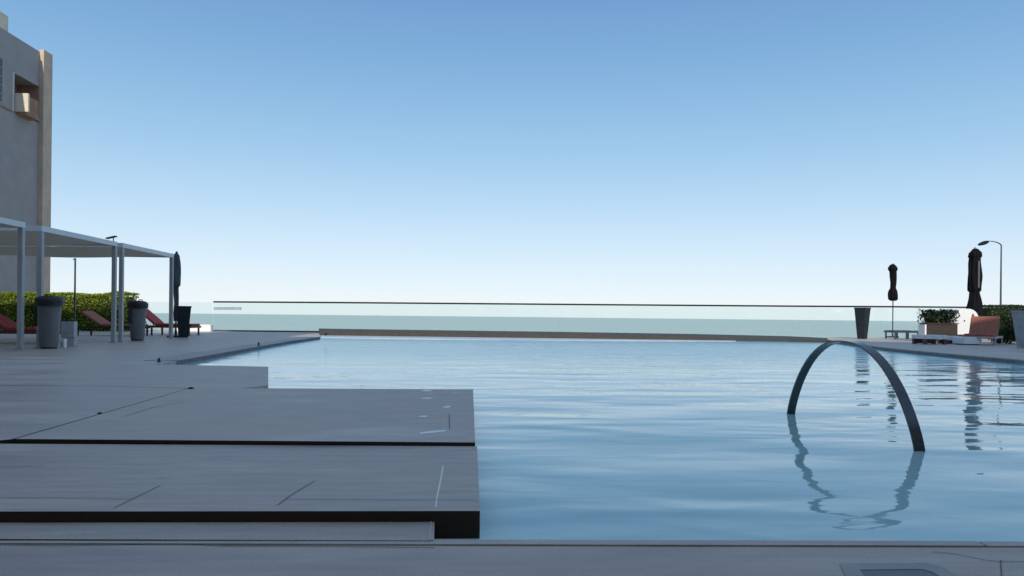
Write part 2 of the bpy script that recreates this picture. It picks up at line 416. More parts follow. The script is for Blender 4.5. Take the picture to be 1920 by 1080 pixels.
S(rear.build('rear_platform', [M['deck'], M['slabface'], M['joint'], M['mark'], M['smear']]), .004)
# paving left of the diagonal joint
dg = (gk - gj).normalized(); ng = Vector((dg.y, -dg.x, 0)); 
if ng.x > 0: ng = -ng
zP = .108
side = MB(); off = ng * .022
c1 = gj + off; c2 = gk + off; c0 = G(0, 722, zA); c0 = ext(gj, c0, 14)
c3 = G(0, 824, zA); 
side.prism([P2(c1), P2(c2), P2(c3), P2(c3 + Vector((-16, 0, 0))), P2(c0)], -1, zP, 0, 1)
lines(side, [[(-300, 722.5), (0, 723), (180, 723.5), (352, 728)]], zP + .002, .016, 1)
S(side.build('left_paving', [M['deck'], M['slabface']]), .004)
# middle slab with the notch over the water
zQ = .085
q1, q2, q3 = G(503, 687.5, zQ), G(503, 722, zQ), G(480, 726, zQ)
q0 = G(330, 684, zQ)
mid = MB()
mid.prism([P2(q1), P2(q2), P2(q3), P2(gj + Vector((0, .02, 0))), P2(c0 + Vector((0, .02, 0))), (c0.x, q0.y), P2(q0)], -1, zQ)
S(mid.build('middle_slab', [M['deck']]), .006)

# far left deck and the deck behind the pool
zL = .06
Lp = [G(330, 684.5, 0), G(400, 671.5, 0), G(485, 655, 0), G(545, 644, 0), G(600, 635.8, 0)]
kL = at(600, 27.3, 0); 
gl_l = at(330, 29.6, 0); gl_c = at(1100, 29.2, 0); gl_r = at(1835, 29.6, 0)
ldk = MB()
ldk.prism([(Lp[0].x - 24, 9.3), (Lp[0].x - .02, 9.3)] + [P2(p) for p in Lp] + [P2(at(600, 30.2, 0)), P2(at(-200, 30.2, 0)), (-26, 30), (-26, Lp[0].y)][0:3], -1, zL)
lines(ldk, [[(120, 672), (300, 668), (420, 655), (560, 638)], [(0, 690), (180, 692), (300, 688)]], zL + .002, .012, 1)
S(ldk.build('left_deck', [M['deck_far'], M['joint']]))
# coping along the left pool edge
cpl = MB()
for a, b in zip(Lp[:-1], Lp[1:]):
    d = (b - a).normalized(); n = Vector((-d.y, d.x, 0)) * .45
    cpl.prism([P2(a), P2(b), P2(b + n), P2(a + n)], -.3, zL + .006)
S(cpl.build('left_coping', [M['cop2']]))
# far kerb: brown face, and pale strip added for sky mirrored in calm water
kp = [(598, 26.9), (800, 26.6), (1050, 26.3), (1300, 25.9), (1480, 25.4), (1552, 24.9)]
ktz = [.19, .18, .17, .15, .11, .07]
kb = MB(); n = len(kp)
fp = [at(x, D, 0) for x, D in kp]; bp_ = [at(x, D + 3.6, 0) for x, D in kp]
vs = []
for i in range(n): vs += [(fp[i].x, fp[i].y, -.3), (fp[i].x, fp[i].y, ktz[i]), (bp_[i].x, bp_[i].y, ktz[i]), (bp_[i].x, bp_[i].y, -.3)]
fs = []
for i in range(n - 1):
    a = 4 * i; b = 4 * (i + 1)
    fs += [(a, b, b + 1, a + 1), (a + 1, b + 1, b + 2, a + 2), (a + 2, b + 2, b + 3, a + 3)]
fs += [(0, 1, 2, 3), (4 * n - 1, 4 * n - 2, 4 * n - 3, 4 * n - 4)]
kb.add(vs, fs); S(kb.build('far_kerb', M['kerb']))
lk = MB(); k0, k1 = at(398, 29.4, 0), at(598, 29.0, 0)
lk.prism([P2(k0), P2(k1), P2(at(598, 30.1, 0)), P2(at(398, 30.1, 0))], -.3, .10); S(lk.build('left_kerb', M['kerb']))
lg = MB()
lp = [at(600, 24.6, 0), at(700, 24.0, 0), at(950, 23.8, 0), at(1200, 24.4, 0), at(1380, 25.2, 0)]
lb = [at(x, D + .3, 0) for x, D in ((590, 26.7), (700, 26.6), (950, 26.3), (1200, 26), (1380, 25.7))]
lg.prism([P2(p) for p in lp] + [P2(p) for p in lb[::-1]], -.3, .012)
S(lg.build('sky_mirror_strip', M['sky_mirror']))
# right deck
zR = .06
rp = [G(1552, 641.5, 0), G(1610, 650, 0), G(1660, 657.5, 0), G(1735, 665.5, 0), G(1810, 673, 0), G(1920, 683, 0)]
last = ext(rp[-2], rp[-1], 9)
rdk = MB(); rdk.prism([P2(at(1552, 30.2, 0))] + [P2(p) for p in rp] + [P2(last), (34, last.y), (34, 30.2)], -1, zR)
S(rdk.build('right_deck', M['deck_far']))
cpr = MB(); rr = rp + [last]
for i, (a, b) in enumerate(zip(rr[:-1], rr[1:])):
    d = (b - a).normalized(); n_ = Vector((-d.y, d.x, 0)) * .75
    if n_.y < 0 and n_.x < 0: n_ = -n_
    cpr.prism([P2(a), P2(b), P2(b + n_), P2(a + n_)], -.3, zR + .02 + .001 * (i % 2))
S(cpr.build('right_coping', M['deck_far']))
# pool water
wt = MB(); wt.add([(-9, 1.5, 0), (26, 1.5, 0), (26, 28, 0), (-9, 28, 0)], [(0, 1, 2, 3)])
S(wt.build('pool_water', M['water']))

# small fittings on the decks
def stud(p, w, h, label):
    tt = thing('deck_fitting', p, label, 'fitting', random.uniform(-.3, .3), 'small black fittings on the deck')
    w *= .85; h *= .8
    MB().lathe([(w * .5, 0), (w * .5, h * .15), (w * .36, h * .2), (w * .34, h * .85), (w * .2, h)], 12).build('bollard_body', M['stud'], tt, True)
    MB().lathe([(w * .62, 0), (w * .62, .006), (w * .55, .01)], 14).build('base_ring', M['stud'], tt)
stud(G(298, 679, zL), .055, .075, 'small black deck fitting nearest the pool corner, left of the pale water tip')
stud(G(485, 648, zL + .006), .06, .10, 'small black upright fitting on the coping, half way along the left pool edge')
stud(G(611, 629, .2), .07, .09, 'tiny black fitting at the far left pool corner beside the brown kerb')
stud(G(358, 729, zA), .045, .02, 'flat black fitting at the meeting point of the two joints in the paving')
stud(G(187, 776, zA), .025, .012, 'tiny brown-black fitting part way along the diagonal joint')

# skimmer cover in the near deck
sk = thing('skimmer_cover', G(1675, 1075, zN), 'grey recessed skimmer lid with dark slot in the near deck, bottom right', 'drain cover')
o = G(1675, 1075, zN)
def loc(p): return (p.x - o.x, p.y - o.y)
oz = .003
ring_o = [G(x, y, zN) for x, y in ((1574, 1058), (1735, 1057), (1765, 1064), (1800, 1083), (1830, 1110), (1600, 1110))]
ring_i = [G(x, y, zN) for x, y in ((1612, 1070), (1728, 1069), (1748, 1074), (1772, 1088), (1790, 1110), (1640, 1110))]
f = MB(); vs = [(*loc(p), oz) for p in ring_o] + [(*loc(p), oz) for p in ring_i]
f.add(vs, [(i, 6 + i, 6 + (i + 1) % 6, (i + 1) % 6) for i in range(6)]); f.build('lid_frame', mat('lid_frame_grey', (.36, .33, .31), .6), sk)
f = MB(); f.add([(*loc(p), .002) for p in ring_i][::-1], [tuple(range(6))]); f.build('slot', mat('slot_dark', (.13, .13, .14), .5), sk)

# ------------------------------------------------------------------ arch handrail in the pool
pA, pB = G(1483, 776, 0), G(1724, 846, 0)
ar = thing('pool_hoop', pA, 'flat steel band bent into an arch standing in the pool water', 'handrail')
hb = MB(); W = .064; T = .012; K = 44
base = (pB - pA); bl = base.length; bd = base.normalized(); sdv = Vector((-bd.y, bd.x, 0))
if sdv.x < 0: sdv = -sdv
HH = .605; pts = []
for k in range(K + 1):
    th = math.pi * k / K
    x = -math.cos(th)
    pts.append(bd * (bl * (.5 + .5 * x)) + Vector((0, 0, HH * max(0, 1 - abs(x) ** 2.3) ** .78)))
pts = [pts[0] + Vector((0, 0, -.3))] + pts + [pts[-1] + Vector((0, 0, -.3))]
vs = []; fs = []
for i, p in enumerate(pts):
    tdir = (pts[min(i + 1, len(pts) - 1)] - pts[max(i - 1, 0)]).normalized(); nn = tdir.cross(sdv).normalized()
    wv = sdv * W / 2
    for a, b in ((-1, -1), (1, -1), (1, 1), (-1, 1)): vs.append(p + wv * a + nn * T / 2 * b)
for i in range(len(pts) - 1):
    for k in range(4): fs.append((i * 4 + k, i * 4 + (k + 1) % 4, i * 4 + 4 + (k + 1) % 4, i * 4 + 4 + k))
hb.add(vs, fs); hb.build('band', M['steel'], ar, True, 35)

# ------------------------------------------------------------------ glass railing
rl = thing('glass_railing', gl_c, 'long clear glass railing with thin dark top rail along the far side of the pool', 'railing')
o = gl_c
rail_px = [(400, 566, 29.6), (620, 567.3, 29.5), (840, 569, 29.4), (1060, 570.8, 29.3), (1290, 572.6, 29.3), (1500, 574.2, 29.4), (1680, 575.2, 29.6), (1838, 576.5, 30)]
def zat(px, py, D): r_ = ray(px, py); return CAMZ + r_.z * D
rp3 = []
for px, py, D in rail_px:
    p = at(px, D, 0); rp3.append(Vector((p.x, p.y, zat(px, py, D))))
loc3 = lambda p: Vector((p.x - o.x, p.y - o.y, p.z))
rm = MB()
for a, b in zip(rp3[:-1], rp3[1:]):
    d = (b - a); d.z = 0; n_ = Vector((-d.y, d.x, 0)).normalized() * .022
    vs = []
    for p in (a, b):
        for s_, zz in ((-1, 0), (1, 0), (1, .062), (-1, .062)): vs.append(loc3(p + n_ * s_ + Vector((0, 0, zz - .03))))
    rm.add(vs, [(0, 1, 5, 4), (1, 2, 6, 5), (2, 3, 7, 6), (3, 0, 4, 7), (3, 2, 1, 0), (4, 5, 6, 7)])
rm.build('top_rail', M['rail'], rl)
for j, (a, b) in enumerate(zip(rp3[:-1], rp3[1:])):
    d = (b - a); d.z = 0; dl = d.normalized(); n_ = Vector((-dl.y, dl.x, 0)) * .008
    a2 = a + dl * .002; b2_ = b - dl * .002
    g = MB(); vs = [loc3(Vector((p.x, p.y, 0)) + n_ * s_ + Vector((0, 0, zz))) for p, zt in ((a2, a.z), (b2_, b.z)) for s_, zz in ((-1, .06), (1, .06), (1, zt - .032), (-1, zt - .032))]
    g.add(vs, [(0, 1, 5, 4), (1, 2, 6, 5), (2, 3, 7, 6), (3, 0, 4, 7), (3, 2, 1, 0), (4, 5, 6, 7)])
    go = g.build('glass_panel', M['glass'], rl)
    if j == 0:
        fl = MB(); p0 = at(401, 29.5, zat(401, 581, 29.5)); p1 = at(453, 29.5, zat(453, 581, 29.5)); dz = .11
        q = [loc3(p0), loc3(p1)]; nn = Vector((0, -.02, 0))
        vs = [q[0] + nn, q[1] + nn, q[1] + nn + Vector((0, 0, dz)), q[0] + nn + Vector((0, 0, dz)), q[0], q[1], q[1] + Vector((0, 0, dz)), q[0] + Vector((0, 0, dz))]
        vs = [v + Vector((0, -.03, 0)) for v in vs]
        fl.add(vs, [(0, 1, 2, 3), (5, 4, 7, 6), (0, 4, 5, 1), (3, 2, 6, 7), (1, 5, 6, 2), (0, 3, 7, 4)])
        fo = fl.build('reflection_strip', M['reflection'], go)  # grey strip painted in for a reflection smudge on the glass
# frameless glass at the left
fg = thing('frameless_glass', at(300, 29.8, zL), 'frameless glass screen left of the dark-railed railing, behind the square planter', 'glass screen')
o2 = at(300, 29.8, zL)
p0, p1 = at(240, 29.9, 0), at(398, 29.7, 0)
dl = (p1 - p0); g = MB(); n_ = Vector((-dl.y, dl.x, 0)).normalized() * .006
zt = zat(320, 566.5, 29.8)
vs = [Vector((p.x - o2.x, p.y - o2.y, 0)) + n_ * s_ + Vector((0, 0, zz - zL)) for p in (p0, p1) for s_, zz in ((-1, zL), (1, zL), (1, zt), (-1, zt))]
g.add(vs, [(0, 1, 5, 4), (1, 2, 6, 5), (2, 3, 7, 6), (3, 0, 4, 7), (3, 2, 1, 0), (4, 5, 6, 7)]); g.build('glass_panel', M['glass'], fg)
cl = MB(); cl.box(-.04, .04, -.05, .05, 0, .09); cl.build('glass_clamp', M['post'], fg)

# ------------------------------------------------------------------ pergolas
XF = at(65, 14.2, 0).x
PH = 2.33
def pergola(x1, x0, y0, y1, label, ph=PH, pw=.088, m_post=None, sag=.16, thin=False):
    """x1 = pool side, x0 = back side"""
    tt = thing('pergola', ((x0 + x1) / 2, (y0 + y1) / 2, zL), label, 'pergola', 0, 'fabric-roofed pergolas in a row on the left deck')
    cx, cy = (x0 + x1) / 2, (y0 + y1) / 2; mp = m_post or M['post']
    for sx, sy in ((1, -1), (1, 1), (-1, 1), (-1, -1)):
        x = (x1 - cx if sx > 0 else x0 - cx) - sx * pw / 2; y = (y1 - cy if sy > 0 else y0 - cy) - sy * pw / 2
        po = MB(); po.box(x - pw / 2, x + pw / 2, y - pw / 2, y + pw / 2, .012, ph - .105, b=.006)
        ob = po.build('post', mp, tt)
        bp = MB(); bp.box(x - pw * .95, x + pw * .95, y - pw * .95, y + pw * .95, 0, .012); bp.build('base_plate', mp, ob)
    bm = MB(); X0, X1, Y0, Y1 = x0 - cx, x1 - cx, y0 - cy, y1 - cy
    bm.box(X0, X1, Y0, Y0 + pw, ph - .105, ph); bm.box(X0, X1, Y1 - pw, Y1, ph - .105, ph)
    bm.box(X0, X0 + pw, Y0 + pw, Y1 - pw, ph - .105, ph - .002); bm.box(X1 - pw, X1, Y0 + pw, Y1 - pw, ph - .105, ph - .002)
    bm.build('roof_frame', m_post or M['beam'], tt)
    cn = MB(); n = 14; vs = []; fs = []
    for i in range(n + 1):
        for j in range(n + 1):
            u, v = i / n, j / n
            z = ph - .035 - sag * 4 * u * (1 - u) * (.55 + .45 * math.sin(math.pi * v)) - .02 * abs(math.sin(v * math.pi * 4)) * 4 * u * (1 - u)
            vs.append((X0 + pw * .8 + (X1 - X0 - 1.6 * pw) * u, Y0 + pw * .8 + (Y1 - Y0 - 1.6 * pw) * v, z))
    k = len(vs); vs += [(a, b, c - .006) for a, b, c in vs]
    for i in range(n):
        for j in range(n):
            a = i * (n + 1) + j; fs.append((a, a + n + 1, a + n + 2, a + 1)); fs.append((a + k, a + 1 + k, a + n + 2 + k, a + n + 1 + k))
    cn.add(vs, fs); cn.build('canopy', M['fabric'], tt, True, 60)
    return tt
w3 = 5.1
pergola(XF + .1, XF - w3, 11.0, 14.25, 'nearest pergola, cut by the left photo edge, its end post beside the larger bin')
pergola(XF + .12, XF - w3, 14.75, 17.85, 'middle pergola in front of the building edge, floodlight on its far post')
XG = at(318.5, 20.5, 0).x
pergola(XG + .04, XG - w3, 18.1, 21.2, 'farthest pergola with open sky through it, at the seaward end of the row')
wx = at(3, 25.0, 0)
pergola(wx.x + .1, wx.x - 4, 22.5, 25.3, 'white sunlit pergola behind the others, in front of the hedge', ph=2.75, m_post=M['white'], pw=.12)

# umbrella pole seen thin between the pergolas
# floodlight
fp0 = at(209, 17.8, 0)
fl = thing('floodlight', (XF + .06, 17.78, zL + PH), 'small flat floodlight on a short stem on top of a pergola post', 'lamp')
MB().tube([(0, 0, 0), (0, 0, .09)], .012, 8).build('stem', M['darkframe'], fl)
hd = MB(); Mx = Matrix.Rotation(R(-14), 4, 'Y') ; hd.box(-.13, .09, -.06, .06, .09, .115, M=Mx); hd.build('lamp_head', M['darkframe'], fl)

# ------------------------------------------------------------------ bins
def make_bin(loc, rz, label):
    tt = thing('litter_bin', loc, label, 'bin', rz, 'tall round grey litter bins on the left deck')
    MB().lathe([(.145, .03), (.155, .06), (.17, .3), (.19, .62), (.21, .86), (.222, .865), (.222, .885), (.2, .885)], 36).build('body', M['bin'], tt, True)
    MB().lathe([(.135, 0), (.14, .03)], 28).build('foot', M['lid'], tt, True)
    lid = MB().lathe([(.228, .80), (.238, .80), (.238, .88), (.245, .90), (.238, .925), (.21, .96), (.15, .985), (.10, .992), (.02, .995)], 36).build('lid', M['lid'], tt, True)
    MB().tube([(-.05, -.1, .985), (-.05, -.1, 1.015), (.05, -.1, 1.015), (.05, -.1, .985)], .011, 8).build('lid_handle', M['lid'], lid, True)
    h = MB(); h.box(-.245, -.20, -.04, .04, .42, .78, b=.01); h.build('grip', M['lid'], tt)
    return tt
b1 = make_bin(at(92.5, 14.05, zL), .2, 'larger grey litter bin with black lid beside the nearest pergola post')
b2o = copy_thing(b1, at(258, 18.6, zL), 1.1, 'smaller grey litter bin with black domed lid beneath the farthest pergola')

# square planters
def tapered(loc, h, wt_, wb, rz, label, m_, plant=False):
    tt = thing('tapered_planter', loc, label, 'planter', rz, 'tall tapered square planters')
    b = MB(); T = .025
    def sq(r, z): return [(-r, -r, z), (r, -r, z), (r, r, z), (-r, r, z)]
    rings = [sq(wb / 2, 0), sq(wt_ / 2 - .004, h - .05), sq(wt_ / 2 + .006, h - .05), sq(wt_ / 2 + .006, h), sq(wt_ / 2 - T, h), sq(wt_ / 2 - T, h - .07)]
    vs = [p for r_ in rings for p in r_]; fs = []
    for k in range(5):
        for j in range(4): fs.append((k * 4 + j, k * 4 + (j + 1) % 4, k * 4 + 4 + (j + 1) % 4, k * 4 + 4 + j))
    fs.append((3, 2, 1, 0)); b.add(vs, fs); b.build('pot', m_, tt)
    s = MB(); s.add(sq(wt_ / 2 - T - .001, h - .05), [(0, 1, 2, 3)]); s.build('soil', M['soil'], tt)
    return tt
tapered(at(344, 21.4, zL), .90, .36, .22, R(28), 'dark tapered planter at the end of the left pergola row, under the folded umbrella', M['planter_d'])
tapered(at(1617, 28.0, zL), 1.17, .42, .25, R(35), 'dark tapered planter standing against the glass railing right of the steel hoop', M['planter_d'])
tapered(at(1925, 20.0, zL), 1.0, .50, .30, R(20), 'pale grey tapered planter at the right edge of the photo before the hedge', M['planter'])
# square pot + white crate behind the first bin
pt = thing('square_pot', at(130, 15.2, zL), 'blue-grey square pot standing just right of the nearer litter bin', 'planter', R(12))
b = MB(); b.box(-.13, .13, -.13, .13, .0, .16, b=.01); b.box(-.12, .12, -.12, .12, .17, .5, b=.01); b.build('pot', M['planter'], pt)
b = MB(); b.box(-.10, .10, -.10, .10, .5, .506); b.build('soil', M['soil'], pt)
cr = thing('white_stool', at(115.5, 14.5, zL), 'tiny white stool with an open front at the foot of the nearer bin', 'stool', R(8))
b = MB(); b.box(-.075, .075, -.07, .07, .10, .17, b=.006); b.build('seat', M['white'], cr)
for sx in (-.062, .062):
    b = MB(); b.box(sx - .012, sx + .012, -.06, .06, 0, .099); b.build('leg', M['white'], cr)

# ------------------------------------------------------------------ umbrellas
def umbrella(loc, prof, pole_r, label, m_, top, skew=0, flutes=8, amp=.16, rz=0, dist=1):
    tt = thing('closed_umbrella', loc, label, 'umbrella', rz, 'folded dark parasols on the deck')
    def fl_(r, z, t):
        return r * (1 - amp + amp * abs(math.cos(flutes * t / 2 + .4 * math.sin(z * 3))) * 1.6) + .012 * math.sin(3 * t + z * 7)
    # subdivide profile
    pr = []
    for (r0, z0), (r1, z1) in zip(prof[:-1], prof[1:]):
        n = max(1, int(abs(z1 - z0) / .05))
        for k in range(n):
            u = k / n; pr.append((r0 + (r1 - r0) * u, z0 + (z1 - z0) * u))
    pr.append(prof[-1])
    cm = MB().lathe(pr, 64, flute=fl_)
    cm.v = [(x + skew * max(0, (z - (top - .3))) , y, z) for x, y, z in cm.v]
    cn = cm.build('canopy', m_, tt, True, 50)
    MB().tube([(0, 0, .04), (0, 0, top - .05)], pole_r, 12).build('pole', M['pole'], tt, True)
    MB().lathe([(.02, top - .01), (.035, top), (.03, top + .03), (.008, top + .045)], 12).build('finial', M['pole'], tt, True)
    MB().lathe([(.24, 0), (.24, .04), (.22, .05), (.05, .055), (.035, .06), (.03, .22)], 24).build('base', M['darkframe'], tt, True)
    return tt
# right small one
D = 31.0; p = at(1675.5, D, zR); zz = lambda y, D_, x: zat(x, y, D_) - zR
g1 = [(.10, zz(564, D, 1672)), (.17, zz(561, D, 1672)), (.175, zz(552, D, 1672)), (.16, zz(546, D, 1672)), (.10, zz(540, D, 1672)), (.11, zz(530, D, 1672)), (.13, zz(512, D, 1672)), (.135, zz(508, D, 1672)), (.17, zz(506, D, 1672)), (.17, zz(502, D, 1672)), (.10, zz(497, D, 1672)), (.03, zz(495, D, 1672))]
umbrella(at(1674, D, zR), g1, .022, 'small black folded parasol on a bare thin pole beside the glass railing', M['black'], zz(496, D, 1672), skew=-.12)
D = 26.6; X = 1828
g2 = [(.22, zz(602, D, X)), (.27, zz(590, D, X)), (.235, zz(575, D, X)), (.17, zz(556, D, X)), (.15, zz(548, D, X)), (.20, zz(545, D, X)), (.215, zz(520, D, X)), (.19, zz(495, D, X)), (.175, zz(484, D, X)), (.21, zz(481, D, X)), (.19, zz(474, D, X)), (.08, zz(467, D, X)), (.03, zz(466, D, X))]
um = umbrella(at(X - 1, D, zR), g2, .028, 'large black folded parasol with flared skirt between the white pod chair and the hedge', M['black'], zz(466, D, X), amp=.12)
b = MB(); b.box(-.035, .03, -.225, -.20, zz(540, D, X), zz(490, D, X), b=.008); b.build('grey_strap', M['greyc'], um)
D = 21.6; X = 329.5
g3 = [(.07, zz(602, D, X)), (.085, zz(590, D, X)), (.08, zz(560, D, X)), (.09, zz(545, D, X)), (.10, zz(538, D, X)), (.155, zz(535, D, X)), (.15, zz(515, D, X)), (.14, zz(492, D, X)), (.12, zz(480, D, X)), (.05, zz(475, D, X)), (.02, zz(474, D, X))]
g3 = [(r_ * .72, z_) for r_, z_ in g3]
umbrella(at(X + .5, D, zL), g3, .024, 'grey folded parasol hanging beside the last pergola post on the left', M['greyc'], zz(474, D, X), amp=.14)

# thin pole left
pl = thing('thin_pole', at(140, 23.0, zL), 'thin bare pole standing inside the pergolas in front of the hedge', 'pole')
MB().tube([(0, 0, .03), (0, 0, zz(484, 23, 140))], .026, 10).build('shaft', M['pole'], pl, True)
MB().lathe([(.13, 0), (.13, .03), (.05, .035)], 20).build('base', M['white'], pl, True)
MB().tube([(-.06, 0, zz(486, 23, 140)), (0, 0, zz(486, 23, 140) - .01)], .02, 8).build('hook', M['pole'], pl, True)

# ------------------------------------------------------------------ loungers (length along local +x = feet)
def lounger(loc, rz, label, fab, frame, back=33, length=1.9, wd=.66, h=.30, legs=4, cushion=True, back_len=.72):
    tt = thing('sun_lounger', loc, label, 'sun lounger', rz, 'low sun loungers on the pool decks')
    x0 = -length / 2; xb = x0 + back_len; x1 = length / 2; t_ = .035
    f = MB()
    for s in (-1, 1): f.box(x0, x1, s * wd / 2 - .02, s * wd / 2 + .02, h - .06, h)
    f.box(x0, x0 + .04, -wd / 2 + .021, wd / 2 - .021, h - .06, h - .002); f.box(x1 - .04, x1, -wd / 2 + .021, wd / 2 - .021, h - .06, h - .002)
    f.box(xb - .02, xb + .02, -wd / 2 + .021, wd / 2 - .021, h - .06, h - .002)
    f.build('frame', frame, tt)
    xs = [x0 + .08 + (x1 - x0 - .16) * k / (legs // 2 - 1) for k in range(legs // 2)]
    for x in xs:
        for s in (-1, 1):
            g = MB(); g.box(x - .022, x + .022, s * wd / 2 - .021, s * wd / 2 + .021, 0, h - .061); g.build('leg', frame, tt)
    c = MB(); th = .07 if cushion else .02
    n = 12
    c.box(xb + .01, x1 - .01, -wd / 2 + .03, wd / 2 - .03, h + .001, h + th, b=th * .3); c.build('seat', fab, tt)
    a = R(back); Mx = Matrix.Translation((xb, 0, h + .01)) @ Matrix.Rotation(a, 4, 'Y')
    bb = MB(); bb.box(-back_len, -.01, -wd / 2 + .03, wd / 2 - .03, 0, th, b=th * .3, M=Mx); bo = bb.build('backrest', fab, tt)
    if back > 5:
        sp = MB(); tip = Mx @ Vector((-back_len * .7, 0, 0))
        for s in (-1, 1):
            sp = MB(); sp.tube([(tip.x, s * .2, tip.z), (tip.x + .12, s * .2, h - .03)], .012, 8); sp.build('back_strut', frame, bo)
    return tt
lounger(at(46, 16.4, zL) , R(-4), 'red sun lounger with raised back at the left photo edge, beneath the nearest pergola', M['red'], M['maroon'], back=30, h=.27)
lounger(at(212, 22.4, zL), R(-6), 'faded orange-brown sun lounger behind the paired pergola posts, back toward the hedge', M['orange'], M['wood'], back=33, h=.28)
lounger(at(312, 23.3, zL), R(-5), 'bright red sun lounger on short dark legs right of the smaller bin', M['red'], M['maroon'], back=40, h=.30, legs=8)
lounger(at(1712, 28.6, zR), R(-2), 'flat dark-framed sun lounger near the small parasol', M['darkframe'], M['darkframe'], back=0, h=.30, legs=10, cushion=False)
lounger(at(1843, 22.6, zR), R(-133), 'terracotta-orange sun lounger with raised back in front of the right hedge', M['orange'], M['post'], back=50, length=1.7, h=.26, wd=.82, back_len=.72)

def low_table(loc, rz, w_, d_, h, label, m_leg):
    tt = thing('low_table', loc, label, 'table', rz, 'low white tables on the right deck')
    b = MB(); b.box(-w_ / 2, w_ / 2, -d_ / 2, d_ / 2, h - .12, h, b=.01); b.build('tabletop', M['white'], tt)
    for sx in (-1, 1):
        for sy in (-1, 1):
            g = MB(); g.box(sx * (w_ / 2 - .06) - .05, sx * (w_ / 2 - .06) + .05, sy * (d_ / 2 - .06) - .04, sy * (d_ / 2 - .06) + .04, 0, h - .121); g.build('leg', m_leg, tt)
    s = MB(); s.box(-w_ / 2 + .12, w_ / 2 - .12, d_ / 2 - .1, d_ / 2 - .06, .02, h - .125); s.build('back_rail', m_leg, tt)
low_table(at(1743, 22.4, zR), R(3), .74, .6, .28, 'low white table with wide maroon legs, left one in front of the brown planter box', M['maroon'])
low_table(at(1781, 23.0, zR), R(-2), .48, .5, .24, 'smaller low white table with maroon legs between the left table and white cube', M['maroon'])
wc = thing('white_cube', at(1813, 22.2, zR), 'plain white cube stool in front of the white pod chair', 'stool', R(5))
b = MB(); b.box(-.28, .28, -.25, .25, .03, .23, b=.015); b.build('seat', M['whitepl'], wc)
b = MB(); b.box(-.24, .24, -.21, .21, 0, .029); b.build('plinth', M['darkframe'], wc)

# ------------------------------------------------------------------ pod chair (white rounded shell with an oval opening in its side)
pc = thing('pod_chair', at(1796, 25.7, zR), 'bright white rounded pod chair with an oval side opening, behind the leafy planter box', 'chair', R(-8))
# shell : rounded rectangle profile (x,z) extruded along y
b = MB(); pr = []
Wd, Hh, r_ = .95, 1.13, .33
x0, z0 = -.42, .24
pr = [(x0, z0), (x0 + Wd * .88, z0)]
for k in range(9):
    a = k / 8; pr.append((x0 + Wd * (.88 + .12 * a), z0 + .1 + (Hh - r_ - z0 - .1) * a)) if k in (0, 8) else None
for k in range(1, 10):
    a = math.pi / 2 * k / 9; pr.append((x0 + Wd - r_ + r_ * math.cos(a), Hh - r_ + r_ * math.sin(a)))
for k in range(0, 7):
    a = math.pi / 2 + math.pi / 2 * k / 6; pr.append((x0 + .12 + .12 * math.cos(a), Hh - .12 + .12 * math.sin(a)))
n = len(pr); yd = .35
vs = [(x, -yd + .03, z) for x, z in [(p_[0] * .97, .03 * .65 + p_[1] * .97) for p_ in pr]] + [(x, -yd + .07, z) for x, z in pr] + [(x, yd, z) for x, z in pr]
fs = [tuple(range(n))[::-1][::-1]]
for L_ in (0, 1):
    for i in range(n): fs.append((L_ * n + i, L_ * n + (i + 1) % n, (L_ + 1) * n + (i + 1) % n, (L_ + 1) * n + i))
fs.append(tuple(range(3 * n - 1, 2 * n - 1, -1)))
b.add(vs, fs); b.build('shell', M['whitepl'], pc, True, 35)
ov = MB(); k_ = 24
vs = [(.33 + .055 * math.cos(2 * math.pi * i / k_), -yd + .026, .72 + .24 * math.sin(2 * math.pi * i / k_)) for i in range(k_)] + [(.33 + .055 * math.cos(2 * math.pi * i / k_), -yd + .02, .72 + .24 * math.sin(2 * math.pi * i / k_)) for i in range(k_)]
ov.add(vs, [tuple(range(k_, 2 * k_))] + [(i, (i + 1) % k_, k_ + (i + 1) % k_, k_ + i) for i in range(k_)])
ov.build('oval_opening', M['maroon'], pc)
b = MB(); b.box(-.3, .3, -.25, .25, 0, .238); b.build('base', M['darkframe'], pc)

